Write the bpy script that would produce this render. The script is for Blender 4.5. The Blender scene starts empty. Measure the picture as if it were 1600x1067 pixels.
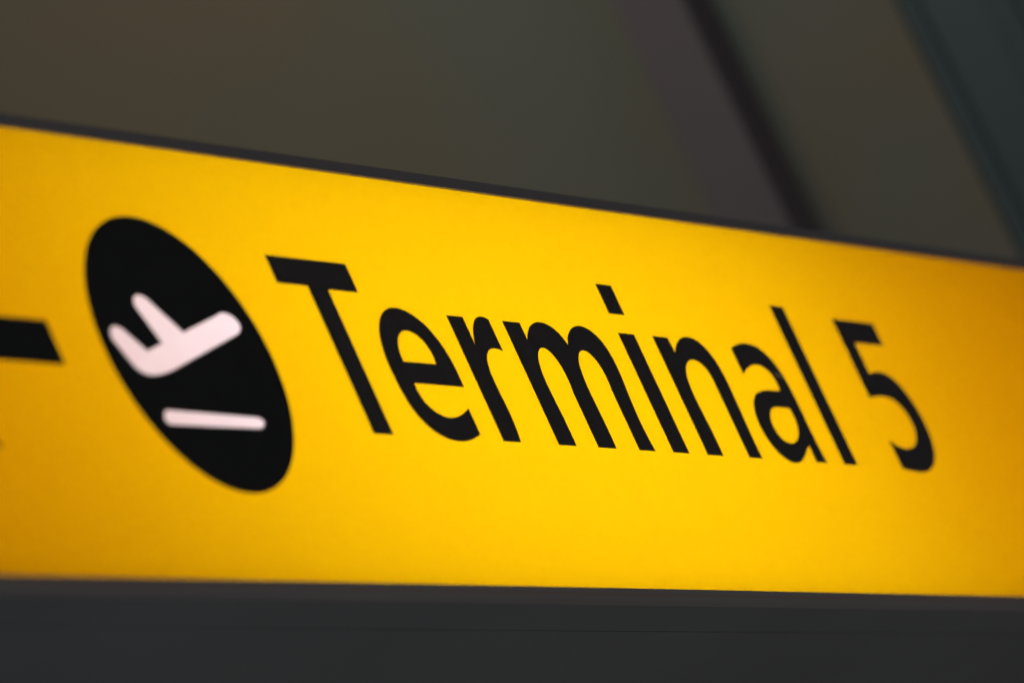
import bpy, bmesh, math, random
from mathutils import Vector, Matrix
random.seed(5)
S = bpy.context.scene
COL = S.collection

# ---------------------------------------------------------------- camera
# The sign's face is the plane Y = 0.  Sign units: 1 unit = 0.1 m, u to the right, v down, w into the sign.
U = 0.1
H0 = 3.0                                   # height of the pictogram's centre above the floor


def P(u, v, w=0.0):
    return Vector((u * U, w * U, H0 - v * U))


CAM = [-31.1514, 10.869, -16.716]
ROT = [[0.489443, 0.402956, -0.773351], [0.047106, 0.873323, 0.484859], [0.870762, -0.273741, 0.40846]]
cam = bpy.data.cameras.new('camera')
cam_ob = bpy.data.objects.new('camera', cam)
COL.objects.link(cam_ob)
S.camera = cam_ob


def D(a):
    return Vector((a[0], a[2], -a[1]))


rx, dn, fw = D(ROT[0]), D(ROT[1]), D(ROT[2])
M = Matrix((rx, -dn, -fw)).transposed().to_4x4()
M.translation = P(*CAM)
cam_ob.matrix_world = M
cam.sensor_fit = 'HORIZONTAL'
cam.sensor_width = 36.0
cam.lens = 9008.31 / 1600 * 36
cam.clip_start = 0.05
cam.clip_end = 200
cam.dof.use_dof = True
cam.dof.focus_distance = 4.13
cam.dof.aperture_fstop = 4.5
cam.dof.aperture_blades = 9
cam.dof.aperture_rotation = math.radians(12)

# ---------------------------------------------------------------- world, exposure
W = bpy.data.worlds.new('World')
S.world = W
W.use_nodes = True
W.node_tree.nodes['Background'].inputs[0].default_value = (0.93, 0.99, 1.05, 1)
W.node_tree.nodes['Background'].inputs[1].default_value = 0.09
S.view_settings.view_transform = 'Standard'
S.view_settings.look = 'None'
S.view_settings.exposure = 0
S.view_settings.gamma = 1


def area(name, loc, target, size, power, color, size_y=None):
    l = bpy.data.lights.new(name, 'AREA')
    l.energy = power
    l.color = color
    l.size = size
    if size_y:
        l.shape = 'RECTANGLE'
        l.size_y = size_y
    o = bpy.data.objects.new(name, l)
    COL.objects.link(o)
    o.location = loc
    o.rotation_euler = (Vector(target) - Vector(loc)).to_track_quat('-Z', 'Y').to_euler()
    return o


# unseen lamps added to light wall and sign, all outside the frame
area('added_warm_wall_light', (1.05, 0.70, 4.86), (2.2, 0.74, 3.75), 0.35, 3.7, (1.0, 0.77, 0.42))  # added to warm the wall, no real fitting
area('added_cool_wall_light', (0.80, 0.36, 4.77), (2.2, 0.30, 3.4), 0.4, 4.0, (0.68, 1.0, 1.0))  # added to cool the wall's right part, no real fitting
area('added_low_light', (0.7, -1.7, 0.3), (0.75, 0.0, 2.9), 0.9, 8.0, (1.0, 0.93, 0.93))  # added low in front to brighten bottom rail and underside


# ---------------------------------------------------------------- materials
def mat(name):
    m = bpy.data.materials.new(name)
    m.use_nodes = True
    nt = m.node_tree
    for n in list(nt.nodes):
        nt.nodes.remove(n)
    return m, nt


def noise_color(nt, col, amt, scale, detail=4.0, stretch=None):
    """base colour with a fine mottle of +-amt"""
    tc = nt.nodes.new('ShaderNodeTexCoord')
    src = tc.outputs['Object']
    if stretch:
        mp = nt.nodes.new('ShaderNodeMapping')
        mp.inputs['Scale'].default_value = stretch
        nt.links.new(src, mp.inputs[0])
        src = mp.outputs[0]
    nz = nt.nodes.new('ShaderNodeTexNoise')
    nz.inputs['Scale'].default_value = scale
    nz.inputs['Detail'].default_value = detail
    nt.links.new(src, nz.inputs['Vector'])
    mr = nt.nodes.new('ShaderNodeMapRange')
    mr.inputs[1].default_value = 0.3
    mr.inputs[2].default_value = 0.7
    mr.inputs[3].default_value = 1 - amt
    mr.inputs[4].default_value = 1 + amt
    nt.links.new(nz.outputs[0], mr.inputs[0])
    vm = nt.nodes.new('ShaderNodeVectorMath')
    vm.operation = 'SCALE'
    vm.inputs[0].default_value = col
    nt.links.new(mr.outputs[0], vm.inputs['Scale'])
    return vm.outputs[0], nz.outputs[0]


def solid(name, col, rough=0.5, metal=0.0, spec=0.5, amt=0.06, scale=30, bump=0.0, stretch=None):
    m, nt = mat(name)
    out = nt.nodes.new('ShaderNodeOutputMaterial')
    b = nt.nodes.new('ShaderNodeBsdfPrincipled')
    c, f = noise_color(nt, col, amt, scale, stretch=stretch)
    nt.links.new(c, b.inputs['Base Color'])
    b.inputs['Roughness'].default_value = rough
    b.inputs['Metallic'].default_value = metal
    b.inputs['Specular IOR Level'].default_value = spec
    if bump:
        bp = nt.nodes.new('ShaderNodeBump')
        bp.inputs['Strength'].default_value = bump
        bp.inputs['Distance'].default_value = 0.001
        nt.links.new(f, bp.inputs['Height'])
        nt.links.new(bp.outputs[0], b.inputs['Normal'])
    nt.links.new(b.outputs[0], out.inputs[0])
    return m


def acrylic(name, trans, refl, gloss=0.012, amt=0.004, scale=9):
    """backlit sheet: mostly translucent, a little diffuse, a faint satin sheen"""
    m, nt = mat(name)
    out = nt.nodes.new('ShaderNodeOutputMaterial')
    c, f = noise_color(nt, trans, amt, scale, 3)
    t = nt.nodes.new('ShaderNodeBsdfTranslucent')
    nt.links.new(c, t.inputs[0])
    d = nt.nodes.new('ShaderNodeBsdfDiffuse')
    d.inputs[0].default_value = (*refl, 1)
    mx = nt.nodes.new('ShaderNodeMixShader')
    mx.inputs[0].default_value = 0.3
    nt.links.new(t.outputs[0], mx.inputs[1])
    nt.links.new(d.outputs[0], mx.inputs[2])
    gl = nt.nodes.new('ShaderNodeBsdfGlossy')
    gl.inputs['Roughness'].default_value = 0.35
    mg = nt.nodes.new('ShaderNodeMixShader')
    mg.inputs[0].default_value = gloss
    nt.links.new(mx.outputs[0], mg.inputs[1])
    nt.links.new(gl.outputs[0], mg.inputs[2])
    nt.links.new(mg.outputs[0], out.inputs[0])
    return m


def emitter(name, col, strength):
    m, nt = mat(name)
    out = nt.nodes.new('ShaderNodeOutputMaterial')
    e = nt.nodes.new('ShaderNodeEmission')
    e.inputs[0].default_value = (*col, 1)
    e.inputs[1].default_value = strength
    nt.links.new(e.outputs[0], out.inputs[0])
    return m


M_YELLOW = acrylic('yellow_acrylic', (0.80, 0.430, 0.0012), (0.76, 0.38, 0.002))
M_WHITE = acrylic('white_acrylic', (0.86, 0.69, 0.80), (0.8, 0.78, 0.78))
M_VINYL_LIFT = solid('glow_lifted_vinyl', (0.075, 0.066, 0.066), rough=0.42, spec=0.35, amt=0.12, scale=40, bump=0.04)  # lens glow over the letters put into a lifted black
M_VINYL_PLAIN = solid('black_vinyl_plain', (0.025, 0.0265, 0.0275), rough=0.45, spec=0.3, amt=0.10, scale=40, bump=0.04)  # same black without the glow lift, for roundel and arrow
M_RAIL = solid('anodised_rail', (0.235, 0.213, 0.212), rough=0.42, metal=0.0, spec=0.5, amt=0.06, scale=14,
               stretch=(0.25, 1, 6), bump=0.05)
M_CASE = solid('dark_grey_case', (0.155, 0.162, 0.166), rough=0.5, spec=0.4, amt=0.07, scale=5, bump=0.05)
M_INNER = solid('white_reflector', (0.7, 0.7, 0.68), rough=0.8, amt=0.01)
M_CHIP = solid('chipped_edge', (0.75, 0.6, 0.4), rough=0.8, amt=0.2, scale=300)
M_TUBE = emitter('tube_glow', (0.94, 1.0, 0.97), 11.4)
M_TUBE_END = emitter('added_end_tube_glow', (1.0, 0.60, 0.36), 4.3)  # dim orange tubes added to tint the face's ends
M_WALL = solid('painted_wall', (0.19, 0.170, 0.140), rough=0.85, spec=0.2, amt=0.10, scale=1.1, bump=0.2)
def blotchy(m, a, b, scale):
    """swap the base colour of a solid() material for slow drifts between two paints"""
    nt = m.node_tree
    bs = next(n for n in nt.nodes if n.type == 'BSDF_PRINCIPLED')
    tc = nt.nodes.new('ShaderNodeTexCoord')
    nz = nt.nodes.new('ShaderNodeTexNoise')
    nz.inputs['Scale'].default_value = scale
    nz.inputs['Detail'].default_value = 2
    nt.links.new(tc.outputs['Object'], nz.inputs['Vector'])
    rp = nt.nodes.new('ShaderNodeValToRGB')
    rp.color_ramp.elements[0].position = 0.38
    rp.color_ramp.elements[1].position = 0.62
    rp.color_ramp.elements[0].color = (*a, 1)
    rp.color_ramp.elements[1].color = (*b, 1)
    nt.links.new(nz.outputs[0], rp.inputs[0])
    nt.links.new(rp.outputs[0], bs.inputs['Base Color'])


blotchy(M_WALL, (0.200, 0.158, 0.118), (0.176, 0.168, 0.146), 2.3)
M_COLUMN = solid('column_paint', (0.145, 0.112, 0.128), rough=0.6, spec=0.3, amt=0.05, scale=3)
M_GLASS = solid('tinted_glass', (0.055, 0.072, 0.088), rough=0.5, spec=0.5, amt=0.05, scale=2)
M_MULLION = solid('mullion_metal', (0.070, 0.088, 0.097), rough=0.7, spec=0.4, amt=0.05)


# ---------------------------------------------------------------- mesh helpers
def link(name, me, material, parent=None, loc=None):
    o = bpy.data.objects.new(name, me)
    COL.objects.link(o)
    if material:
        me.materials.clear()
        me.materials.append(material)
    if parent:
        o.parent = parent
    return o


def box(name, a, b, material, parent=None, bevel=0.0, segs=2, off=(0, 0, 0)):
    """box between two world corners; vertices relative to off"""
    bm = bmesh.new()
    lo = [min(a[i], b[i]) - off[i] for i in range(3)]
    hi = [max(a[i], b[i]) - off[i] for i in range(3)]
    bmesh.ops.create_cube(bm, size=1)
    for v in bm.verts:
        v.co = Vector([(lo[i] + hi[i]) / 2 + v.co[i] * (hi[i] - lo[i]) for i in range(3)])
    if bevel:
        bmesh.ops.bevel(bm, geom=list(bm.edges), offset=bevel, segments=segs, profile=0.5, affect='EDGES')
    me = bpy.data.meshes.new(name)
    bm.to_mesh(me)
    bm.free()
    return link(name, me, material, parent)


def flat(name, contours, w_back, w_front, material, parent, grow=0.0, bevel=0.0):
    """contours in sign units, filled even-odd, extruded between two depths in front of the sign plane"""
    cu = bpy.data.curves.new('outline', 'CURVE')
    cu.dimensions = '2D'
    cu.fill_mode = 'BOTH' if w_back != w_front else 'FRONT'
    cu.extrude = abs(w_back - w_front) / 2 * U
    cu.offset = grow * U
    if bevel:
        cu.bevel_depth = bevel
        cu.bevel_resolution = 1
    for c in contours:
        sp = cu.splines.new('POLY')
        sp.points.add(len(c) - 1)
        for i, (u, v) in enumerate(c):
            sp.points[i].co = (u * U, -v * U, 0, 1)
        sp.use_cyclic_u = True
    ob = bpy.data.objects.new('outline', cu)
    COL.objects.link(ob)
    bpy.context.view_layer.update()
    dg = bpy.context.evaluated_depsgraph_get()
    me = bpy.data.meshes.new_from_object(ob.evaluated_get(dg))
    bpy.data.objects.remove(ob)
    bpy.data.curves.remove(cu)
    mid = (w_back + w_front) / 2 * U
    for vx in me.vertices:
        x, y, z = vx.co
        vx.co = (x, -z + mid, y)
    me.name = name
    me.update()
    for p in me.polygons:
        p.use_smooth = False
    return link(name, me, material, parent)


def root(name, loc, label, cat, group=None):
    o = bpy.data.objects.new(name, None)
    COL.objects.link(o)
    o.empty_display_size = 0.1
    o.location = loc
    o['label'] = label
    o['category'] = cat
    if group:
        o['group'] = group
    return o


GLYPHS = {
  'T': [[(1.52,-0.834),(2.562,-0.834),(2.562,-0.61),(2.164,-0.61),(2.164,0.508),(1.908,0.508),(1.908,-0.621),(1.52,-0.621)]],
  'e': [[(3.454,0.084),(3.458,0.033),(3.458,-0.018),(3.455,-0.069),(3.449,-0.119),(3.438,-0.168),(3.424,-0.216),(3.404,-0.263),(3.38,-0.306),(3.35,-0.347),(3.316,-0.384),(3.278,-0.417),(3.236,-0.445),(3.192,-0.469),(3.145,-0.489),(3.096,-0.504),(3.047,-0.513),(2.996,-0.518),(2.946,-0.516),(2.896,-0.509),(2.847,-0.496),(2.801,-0.478),(2.756,-0.454),(2.715,-0.425),(2.677,-0.391),(2.643,-0.354),(2.613,-0.313),(2.588,-0.269),(2.568,-0.223),(2.553,-0.176),(2.542,-0.127),(2.536,-0.077),(2.533,-0.027),(2.534,0.024),(2.537,0.075),(2.542,0.125),(2.55,0.175),(2.562,0.224),(2.579,0.271),(2.602,0.316),(2.63,0.357),(2.664,0.393),(2.702,0.426),(2.744,0.454),(2.79,0.477),(2.837,0.495),(2.886,0.509),(2.935,0.519),(2.986,0.524),(3.036,0.527),(3.086,0.526),(3.137,0.522),(3.186,0.515),(3.236,0.505),(3.284,0.493),(3.332,0.478),(3.38,0.46),(3.38,0.255),(3.333,0.276),(3.285,0.296),(3.235,0.312),(3.185,0.326),(3.134,0.336),(3.082,0.341),(3.03,0.341),(2.977,0.334),(2.927,0.319),(2.879,0.297),(2.837,0.268),(2.803,0.231),(2.78,0.188),(2.769,0.139),(2.771,0.084)],
    [(2.76,-0.084),(3.208,-0.084),(3.217,-0.138),(3.212,-0.189),(3.194,-0.235),(3.164,-0.274),(3.124,-0.306),(3.077,-0.327),(3.026,-0.337),(2.973,-0.336),(2.922,-0.324),(2.875,-0.302),(2.834,-0.271),(2.801,-0.233),(2.777,-0.188),(2.763,-0.138)]],
  'r': [[(3.677,-0.498),(3.902,-0.498),(3.902,-0.263),(3.923,-0.315),(3.95,-0.365),(3.982,-0.41),(4.02,-0.45),(4.063,-0.483),(4.11,-0.506),(4.161,-0.517),(4.216,-0.515),(4.272,-0.498),(4.272,-0.243),(4.217,-0.258),(4.164,-0.261),(4.112,-0.254),(4.064,-0.236),(4.022,-0.209),(3.988,-0.172),(3.963,-0.128),(3.948,-0.078),(3.94,-0.026),(3.939,0.029),(3.941,0.084),(3.944,0.139),(3.948,0.193),(3.95,0.247),(3.95,0.3),(3.947,0.352),(3.941,0.403),(3.932,0.453),(3.92,0.502),(3.677,0.502)]],
  'm': [[(4.473,-0.498),(4.723,-0.498),(4.723,-0.356),(4.757,-0.397),(4.794,-0.433),(4.835,-0.463),(4.88,-0.487),(4.928,-0.505),(4.978,-0.516),(5.031,-0.52),(5.083,-0.518),(5.135,-0.508),(5.184,-0.491),(5.228,-0.467),(5.265,-0.434),(5.294,-0.393),(5.315,-0.344),(5.345,-0.386),(5.38,-0.424),(5.42,-0.455),(5.463,-0.482),(5.51,-0.502),(5.559,-0.516),(5.611,-0.523),(5.663,-0.523),(5.714,-0.515),(5.763,-0.499),(5.808,-0.476),(5.848,-0.445),(5.88,-0.407),(5.905,-0.364),(5.922,-0.317),(5.932,-0.266),(5.936,-0.214),(5.935,-0.161),(5.932,-0.108),(5.926,-0.054),(5.919,0),(5.913,0.054),(5.907,0.107),(5.902,0.16),(5.899,0.212),(5.898,0.262),(5.899,0.312),(5.903,0.361),(5.908,0.409),(5.916,0.456),(5.927,0.502),(5.681,0.502),(5.681,-0.005),(5.691,-0.061),(5.691,-0.115),(5.683,-0.166),(5.666,-0.214),(5.641,-0.256),(5.606,-0.289),(5.564,-0.309),(5.517,-0.315),(5.47,-0.306),(5.427,-0.283),(5.39,-0.248),(5.362,-0.206),(5.342,-0.158),(5.33,-0.107),(5.322,-0.055),(5.319,-0.003),(5.319,0.049),(5.32,0.101),(5.322,0.152),(5.325,0.204),(5.327,0.254),(5.329,0.305),(5.329,0.355),(5.329,0.404),(5.327,0.453),(5.325,0.502),(5.059,0.502),(5.059,0.057),(5.069,0.005),(5.073,-0.049),(5.07,-0.103),(5.06,-0.157),(5.043,-0.208),(5.016,-0.251),(4.981,-0.284),(4.937,-0.302),(4.89,-0.304),(4.843,-0.289),(4.801,-0.261),(4.767,-0.221),(4.742,-0.174),(4.725,-0.122),(4.715,-0.069),(4.711,-0.016),(4.711,0.037),(4.713,0.09),(4.717,0.142),(4.721,0.195),(4.725,0.247),(4.727,0.298),(4.729,0.35),(4.73,0.401),(4.729,0.452),(4.727,0.502),(4.473,0.502)]],
  'i': [[(6.209,-0.498),(6.458,-0.498),(6.458,0.502),(6.209,0.502)],
    [(6.215,-0.913),(6.453,-0.913),(6.453,-0.662),(6.215,-0.662)]],
  'n': [[(6.753,-0.501),(6.992,-0.501),(7.007,-0.372),(7.038,-0.405),(7.078,-0.438),(7.12,-0.467),(7.166,-0.49),(7.214,-0.508),(7.265,-0.52),(7.317,-0.525),(7.369,-0.524),(7.421,-0.516),(7.47,-0.5),(7.516,-0.476),(7.555,-0.445),(7.589,-0.407),(7.616,-0.364),(7.636,-0.317),(7.649,-0.266),(7.657,-0.212),(7.661,-0.158),(7.662,-0.102),(7.661,-0.047),(7.659,0.009),(7.656,0.064),(7.653,0.118),(7.65,0.172),(7.647,0.223),(7.645,0.274),(7.644,0.323),(7.643,0.37),(7.644,0.416),(7.645,0.46),(7.648,0.505),(7.435,0.505),(7.435,-0.168),(7.422,-0.222),(7.398,-0.265),(7.361,-0.296),(7.317,-0.316),(7.267,-0.324),(7.214,-0.321),(7.163,-0.307),(7.116,-0.284),(7.074,-0.254),(7.041,-0.215),(7.017,-0.171),(7.001,-0.123),(6.992,-0.072),(6.988,-0.019),(6.988,0.035),(6.991,0.09),(6.995,0.144),(6.999,0.198),(7.003,0.251),(7.006,0.303),(7.007,0.355),(7.007,0.405),(7.006,0.454),(7.003,0.505),(6.753,0.505)]],
  'a': [[(8.747,0.508),(8.569,0.508),(8.569,0.36),(8.534,0.38),(8.492,0.406),(8.449,0.434),(8.406,0.46),(8.361,0.485),(8.314,0.505),(8.265,0.519),(8.214,0.526),(8.163,0.525),(8.113,0.517),(8.064,0.5),(8.018,0.475),(7.977,0.443),(7.94,0.406),(7.911,0.362),(7.889,0.315),(7.876,0.265),(7.871,0.213),(7.876,0.161),(7.889,0.111),(7.912,0.064),(7.941,0.021),(7.977,-0.015),(8.019,-0.045),(8.065,-0.068),(8.113,-0.085),(8.164,-0.096),(8.214,-0.104),(8.266,-0.108),(8.317,-0.11),(8.368,-0.112),(8.419,-0.113),(8.469,-0.114),(8.514,-0.115),(8.525,-0.169),(8.52,-0.219),(8.501,-0.261),(8.467,-0.294),(8.424,-0.317),(8.373,-0.331),(8.319,-0.335),(8.265,-0.332),(8.211,-0.322),(8.159,-0.308),(8.109,-0.289),(8.061,-0.268),(8.006,-0.238),(8.006,-0.464),(8.057,-0.483),(8.107,-0.497),(8.156,-0.508),(8.206,-0.516),(8.257,-0.52),(8.308,-0.521),(8.36,-0.518),(8.41,-0.512),(8.461,-0.5),(8.509,-0.481),(8.553,-0.457),(8.594,-0.426),(8.629,-0.39),(8.658,-0.348),(8.681,-0.302),(8.7,-0.255),(8.712,-0.205),(8.72,-0.154),(8.725,-0.102),(8.727,-0.051),(8.727,0.001),(8.727,0.052),(8.726,0.104),(8.725,0.155),(8.725,0.206),(8.726,0.257),(8.728,0.307),(8.731,0.356),(8.735,0.404),(8.74,0.453)],
    [(8.308,0.036),(8.536,0.036),(8.548,0.083),(8.548,0.13),(8.537,0.177),(8.516,0.22),(8.486,0.258),(8.447,0.292),(8.403,0.32),(8.354,0.339),(8.303,0.351),(8.25,0.354),(8.201,0.345),(8.158,0.325),(8.124,0.294),(8.104,0.254),(8.097,0.209),(8.106,0.164),(8.128,0.123),(8.161,0.087),(8.204,0.06),(8.252,0.044)]],
  'l': [[(9.051,-0.9),(9.285,-0.9),(9.285,0.51),(9.051,0.51)]],
  '5': [[(10.108,-0.841),(10.853,-0.841),(10.853,-0.636),(10.326,-0.636),(10.326,-0.352),(10.36,-0.361),(10.412,-0.371),(10.464,-0.378),(10.517,-0.38),(10.57,-0.378),(10.622,-0.371),(10.673,-0.356),(10.72,-0.334),(10.765,-0.306),(10.804,-0.271),(10.838,-0.231),(10.867,-0.185),(10.891,-0.138),(10.91,-0.088),(10.925,-0.037),(10.934,0.015),(10.938,0.068),(10.937,0.12),(10.93,0.173),(10.916,0.224),(10.897,0.273),(10.871,0.319),(10.839,0.361),(10.803,0.4),(10.762,0.433),(10.716,0.461),(10.669,0.485),(10.62,0.504),(10.569,0.519),(10.518,0.529),(10.466,0.535),(10.414,0.538),(10.363,0.538),(10.311,0.535),(10.26,0.531),(10.209,0.526),(10.158,0.521),(10.095,0.514),(10.095,0.263),(10.16,0.293),(10.208,0.309),(10.256,0.32),(10.306,0.326),(10.357,0.327),(10.407,0.322),(10.458,0.313),(10.508,0.299),(10.555,0.278),(10.598,0.252),(10.635,0.218),(10.666,0.179),(10.687,0.136),(10.696,0.089),(10.693,0.041),(10.678,-0.003),(10.653,-0.044),(10.618,-0.08),(10.577,-0.108),(10.531,-0.128),(10.482,-0.141),(10.431,-0.147),(10.379,-0.149),(10.328,-0.147),(10.276,-0.144),(10.225,-0.138),(10.174,-0.132),(10.108,-0.124)]],
  'plane': [[(-0.43,-0.33),(-0.421,-0.354),(-0.407,-0.377),(-0.389,-0.393),(-0.367,-0.405),(-0.341,-0.412),(-0.313,-0.413),(-0.281,-0.409),(-0.247,-0.399),(0.031,-0.159),(0.524,-0.309),(0.577,-0.33),(0.629,-0.34),(0.68,-0.338),(0.728,-0.325),(0.764,-0.302),(0.782,-0.273),(0.781,-0.244),(0.759,-0.215),(0.716,-0.188),(0.651,-0.167),(-0.302,0.133),(-0.352,0.146),(-0.405,0.159),(-0.458,0.17),(-0.512,0.179),(-0.565,0.185),(-0.617,0.185),(-0.666,0.177),(-0.711,0.16),(-0.751,0.13),(-0.873,-0.059),(-0.868,-0.086),(-0.858,-0.112),(-0.842,-0.132),(-0.822,-0.146),(-0.797,-0.156),(-0.769,-0.16),(-0.736,-0.158),(-0.702,-0.15),(-0.512,0.004),(-0.293,-0.061)]],
  'bar': [[(-0.666,0.497),(-0.658,0.483),(-0.646,0.468),(-0.633,0.456),(-0.618,0.446),(-0.6,0.439),(-0.581,0.435),(-0.559,0.433),(-0.532,0.434),(0.49,0.444),(0.522,0.453),(0.541,0.465),(0.547,0.472),(0.548,0.476),(0.542,0.485),(0.524,0.499),(0.494,0.515),(0.455,0.529),(-0.6,0.54),(-0.618,0.54),(-0.631,0.538),(-0.642,0.535),(-0.65,0.53),(-0.656,0.524),(-0.661,0.516),(-0.665,0.505)]],
}

# ---------------------------------------------------------------- background: end wall of the hall
WX = 2.2
WIN0, WIN1 = 0.268, -0.60           # window opening along Y
ZT, ZS, ZH = 6.0, 2.25, 5.3         # wall top, window sill and head


def wall():
    bm = bmesh.new()

    def q(y0, y1, z0, z1, x0=WX, x1=WX + 0.25):
        r = bmesh.ops.create_cube(bm, size=1)
        for v in r['verts']:
            v.co = Vector(((x0 + x1) / 2 + v.co.x * (x1 - x0), (y0 + y1) / 2 + v.co.y * (y1 - y0),
                           (z0 + z1) / 2 + v.co.z * (z1 - z0)))
    q(WIN0, 7.0, 0.0, ZT)
    q(-4.5, WIN1, 0.0, ZT)
    q(WIN1, WIN0, 0.0, ZS)
    q(WIN1, WIN0, ZH, ZT)
    me = bpy.data.meshes.new('wall')
    bm.to_mesh(me)
    bm.free()
    o = link('wall', me, M_WALL)
    o['kind'] = 'structure'
    return o


wall()

win = root('window', (WX, (WIN0 + WIN1) / 2, ZS), 'dark tinted window in the wall behind the sign, top right corner', 'window')
wl = Vector(win.location)


def wbox(name, a, b, m, bevel=0.003):
    return box(name, a, b, m, win, bevel, off=wl)


wbox('pane', (WX + 0.010, WIN1 + .03, ZS + .03), (WX + 0.018, WIN0 - .02, ZH - .03), M_GLASS, 0)
wbox('frame', (WX + 0.003, WIN0 - .02, ZS), (WX + 0.09, WIN0, ZH), M_MULLION)
wbox('frame', (WX + 0.003, WIN1, ZS), (WX + 0.09, WIN1 + .03, ZH), M_MULLION)
wbox('mullion', (WX + 0.004, .153, ZS + .03), (WX + 0.0095, .183, ZH - .03), M_MULLION)
wbox('mullion', (WX + 0.004, -.20, ZS + .03), (WX + 0.0095, -.17, ZH - .03), M_MULLION)
wbox('sill', (WX - 0.04, WIN1 - .03, ZS - .03), (WX + 0.10, WIN0 + .03, ZS), M_MULLION)

col = root('column', (WX - 0.035, 0.485, 0.0), 'square grey-mauve steel column standing against the wall, seen above the sign', 'column')
cl = Vector(col.location)
box('shaft', (WX - 0.072, 0.449, 0.012), (WX - 0.001, 0.521, ZT - .02), M_COLUMN, col, 0.003, off=cl)
box('base_plate', (WX - 0.12, 0.41, 0.0), (WX - 0.001, 0.56, 0.012), M_COLUMN, col, 0.002, off=cl)

# ---------------------------------------------------------------- the sign
UL, UR = -5.6, 16.4                 # ends of the light box
VT, VB = -1.583, 1.652              # edges of the yellow face
RT, RB = -1.675, 1.727              # outer edges of the rails
DEP = 4.2                           # depth of the box
sign = root('airport_sign', P(0, 0), 'long yellow backlit sign reading Terminal 5 with a black aircraft roundel, in a dark box',
            'sign')
SL = Vector(sign.location)


def sbox(name, a, b, m, parent=sign, bevel=0.0004):
    return box(name, P(*a), P(*b), m, parent, bevel, off=SL)


def circle(r, n=128, cx=0, cy=0):
    return [(cx + r * math.cos(2 * math.pi * i / n), cy + r * math.sin(2 * math.pi * i / n)) for i in range(n)]


def sflat(name, c, wb, wf, m, parent=sign, **k):
    return flat(name, c, wb, wf, m, parent, **k)


# yellow face, with the opening of the roundel
sflat('face_panel', [[(UL + .02, VT - .04), (UR - .02, VT - .04), (UR - .02, VB + .04), (UL + .02, VB + .04)], circle(0.975)],
      0, 0, M_YELLOW)
# rails
sbox('frame_rail', (UL - .1, RT, -.022), (UR + .1, VT, .10), M_RAIL)
rail = sbox('frame_rail', (UL - .1, VB, -.022), (UR + .1, RB, .10), M_RAIL)
for vx in rail.data.vertices:              # its lower front edge slopes back
    if vx.co.z < -(VB + RB) / 2 * U and vx.co.y < 0.0:
        vx.co.y += 0.0045
sbox('frame_rail', (UL - .1, VT, -.020), (UL, VB, .10), M_RAIL)
sbox('frame_rail', (UR, VT, -.020), (UR + .1, VB, .10), M_RAIL)
# case: underside in two sheets with a seam, top, back, ends
sbox('underside_panel', (UL - .1, RB - .06, .102), (UR + .1, RB - .012, .503), M_CASE)
sbox('underside_panel', (UL - .1, RB - .06, 0.518), (UR + .1, RB - .014, DEP), M_CASE)
sbox('seam_strip', (UL, RB - .075, .45), (UR, RB - .062, .60), M_CASE, bevel=0)
sbox('top_panel', (UL - .1, RT + .012, .102), (UR + .1, RT + .06, DEP), M_CASE)
sbox('back_panel', (UL - .1, RT + .012, DEP + .002), (UR + .1, RB - .014, DEP + .05), M_CASE)
sbox('end_panel', (UL - .1, RT + .062, .102), (UL - .05, RB - .077, DEP), M_CASE)
sbox('end_panel', (UR + .05, RT + .062, .102), (UR + .1, RB - .077, DEP), M_CASE)
# white reflector lining
lin = bmesh.new()
x0, x1, v0, v1, w0, w1 = UL - .03, UR + .03, RT + .075, RB - .09, .11, DEP - .03
cs = [P(x, v, w) - SL for x in (x0, x1) for v in (v0, v1) for w in (w0, w1)]
vs = [lin.verts.new(c) for c in cs]
for f in ((0, 1, 5, 4), (2, 3, 7, 6), (0, 1, 3, 2), (4, 5, 7, 6), (1, 3, 7, 5)):
    lin.faces.new([vs[i] for i in f])
me = bpy.data.meshes.new('reflector')
lin.to_mesh(me)
lin.free()
link('reflector', me, M_INNER, sign)


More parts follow.
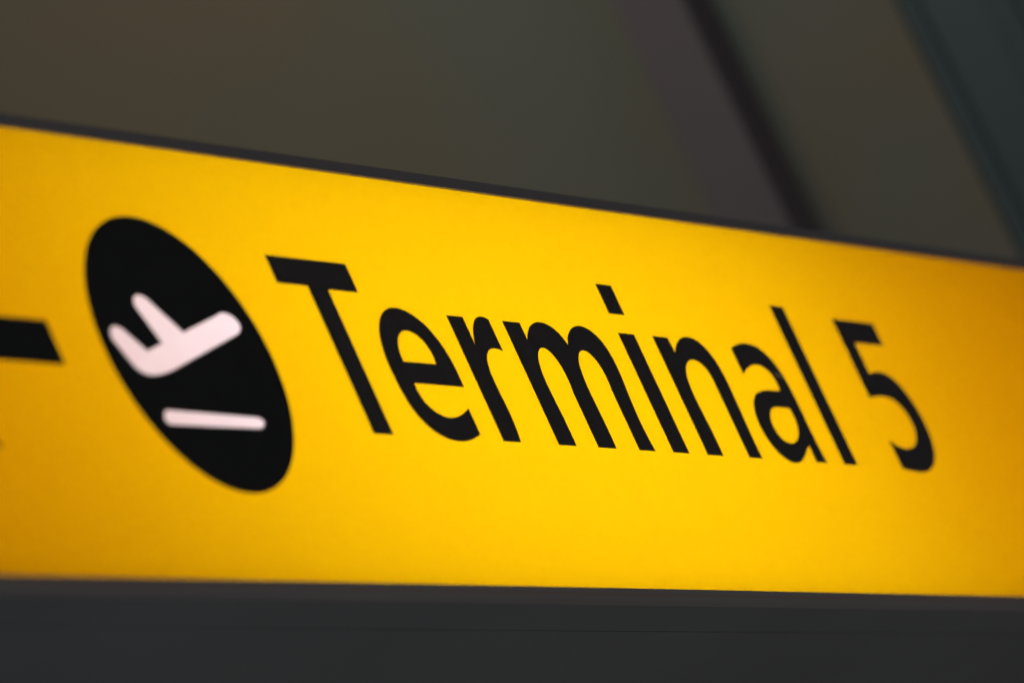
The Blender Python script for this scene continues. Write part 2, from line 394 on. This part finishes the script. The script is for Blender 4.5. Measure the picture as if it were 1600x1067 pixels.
def tube(u0, u1, v, w, r=.13, m=None):
    bm = bmesh.new()
    bmesh.ops.create_cone(bm, cap_ends=True, segments=16, radius1=r * U, radius2=r * U, depth=(u1 - u0) * U)
    bmesh.ops.rotate(bm, verts=bm.verts, cent=(0, 0, 0), matrix=Matrix.Rotation(math.pi / 2, 3, 'Y'))
    bmesh.ops.translate(bm, verts=bm.verts, vec=P((u0 + u1) / 2, v, w) - SL)
    me = bpy.data.meshes.new('fluorescent_tube')
    bm.to_mesh(me)
    bm.free()
    return link('fluorescent_tube', me, m or M_TUBE, sign)


for tv in (-0.60, 1.0):
    tube(-0.2, 9.9, tv, 3.4)
    tube(-5.3, -0.6, tv, 3.4, m=M_TUBE_END)  # added end tubes, orange only to tint the face there
    tube(10.2, 16.2, tv, 3.4, m=M_TUBE_END)

# lettering: cut black vinyl
for ch in ('T', 'e', 'r', 'm', 'i', 'n', 'a', 'l'):
    o = sflat('letter', GLYPHS[ch], -.0005, -.0045, M_VINYL_LIFT)
    if ch == 'a':
        la = o
dg5 = sflat('digit', GLYPHS['5'], -.0005, -.0045, M_VINYL_LIFT)

# tiny chips in the vinyl
def chip(parent, u, v, r, n=7):
    pts = [(u + r * random.uniform(.5, 1.1) * math.cos(2 * math.pi * i / n), v + r * random.uniform(.5, 1.1) * math.sin(2 * math.pi * i / n)) for i in range(n)]
    flat('chip', [pts], -.005, -.0075, M_CHIP, parent)


chip(la, 8.590, -.262, .026)
chip(la, 8.635, -.246, .017)
chip(dg5, 10.315, -.600, .018)

# roundel: black disc with the aircraft and runway cut out over white acrylic
disc = sflat('roundel', [circle(1.012)] + GLYPHS['plane'] + GLYPHS['bar'], -.0005, -.0045, M_VINYL_PLAIN)
sflat('aircraft_symbol', GLYPHS['plane'], .004, .004, M_WHITE, disc, grow=.012)
sflat('runway_symbol', GLYPHS['bar'], .004, .004, M_WHITE, disc, grow=.012)

# arrow pointing left, its head outside the frame
t = .157
ax, bx, by = -3.60, -2.64, .775
sh = -1.552
c45 = t * math.sqrt(2)
ARROW = [(sh, -t), (ax + 2 * c45 + t * .2, -t), (bx, -by + .0), (bx - 2 * c45 * .98, -by), (ax, 0), (bx - 2 * c45 * .98, by), (bx, by),
         (ax + 2 * c45 + t * .2, t), (sh, t)]
sflat('arrow', [ARROW], -.0005, -.0045, M_VINYL_PLAIN)
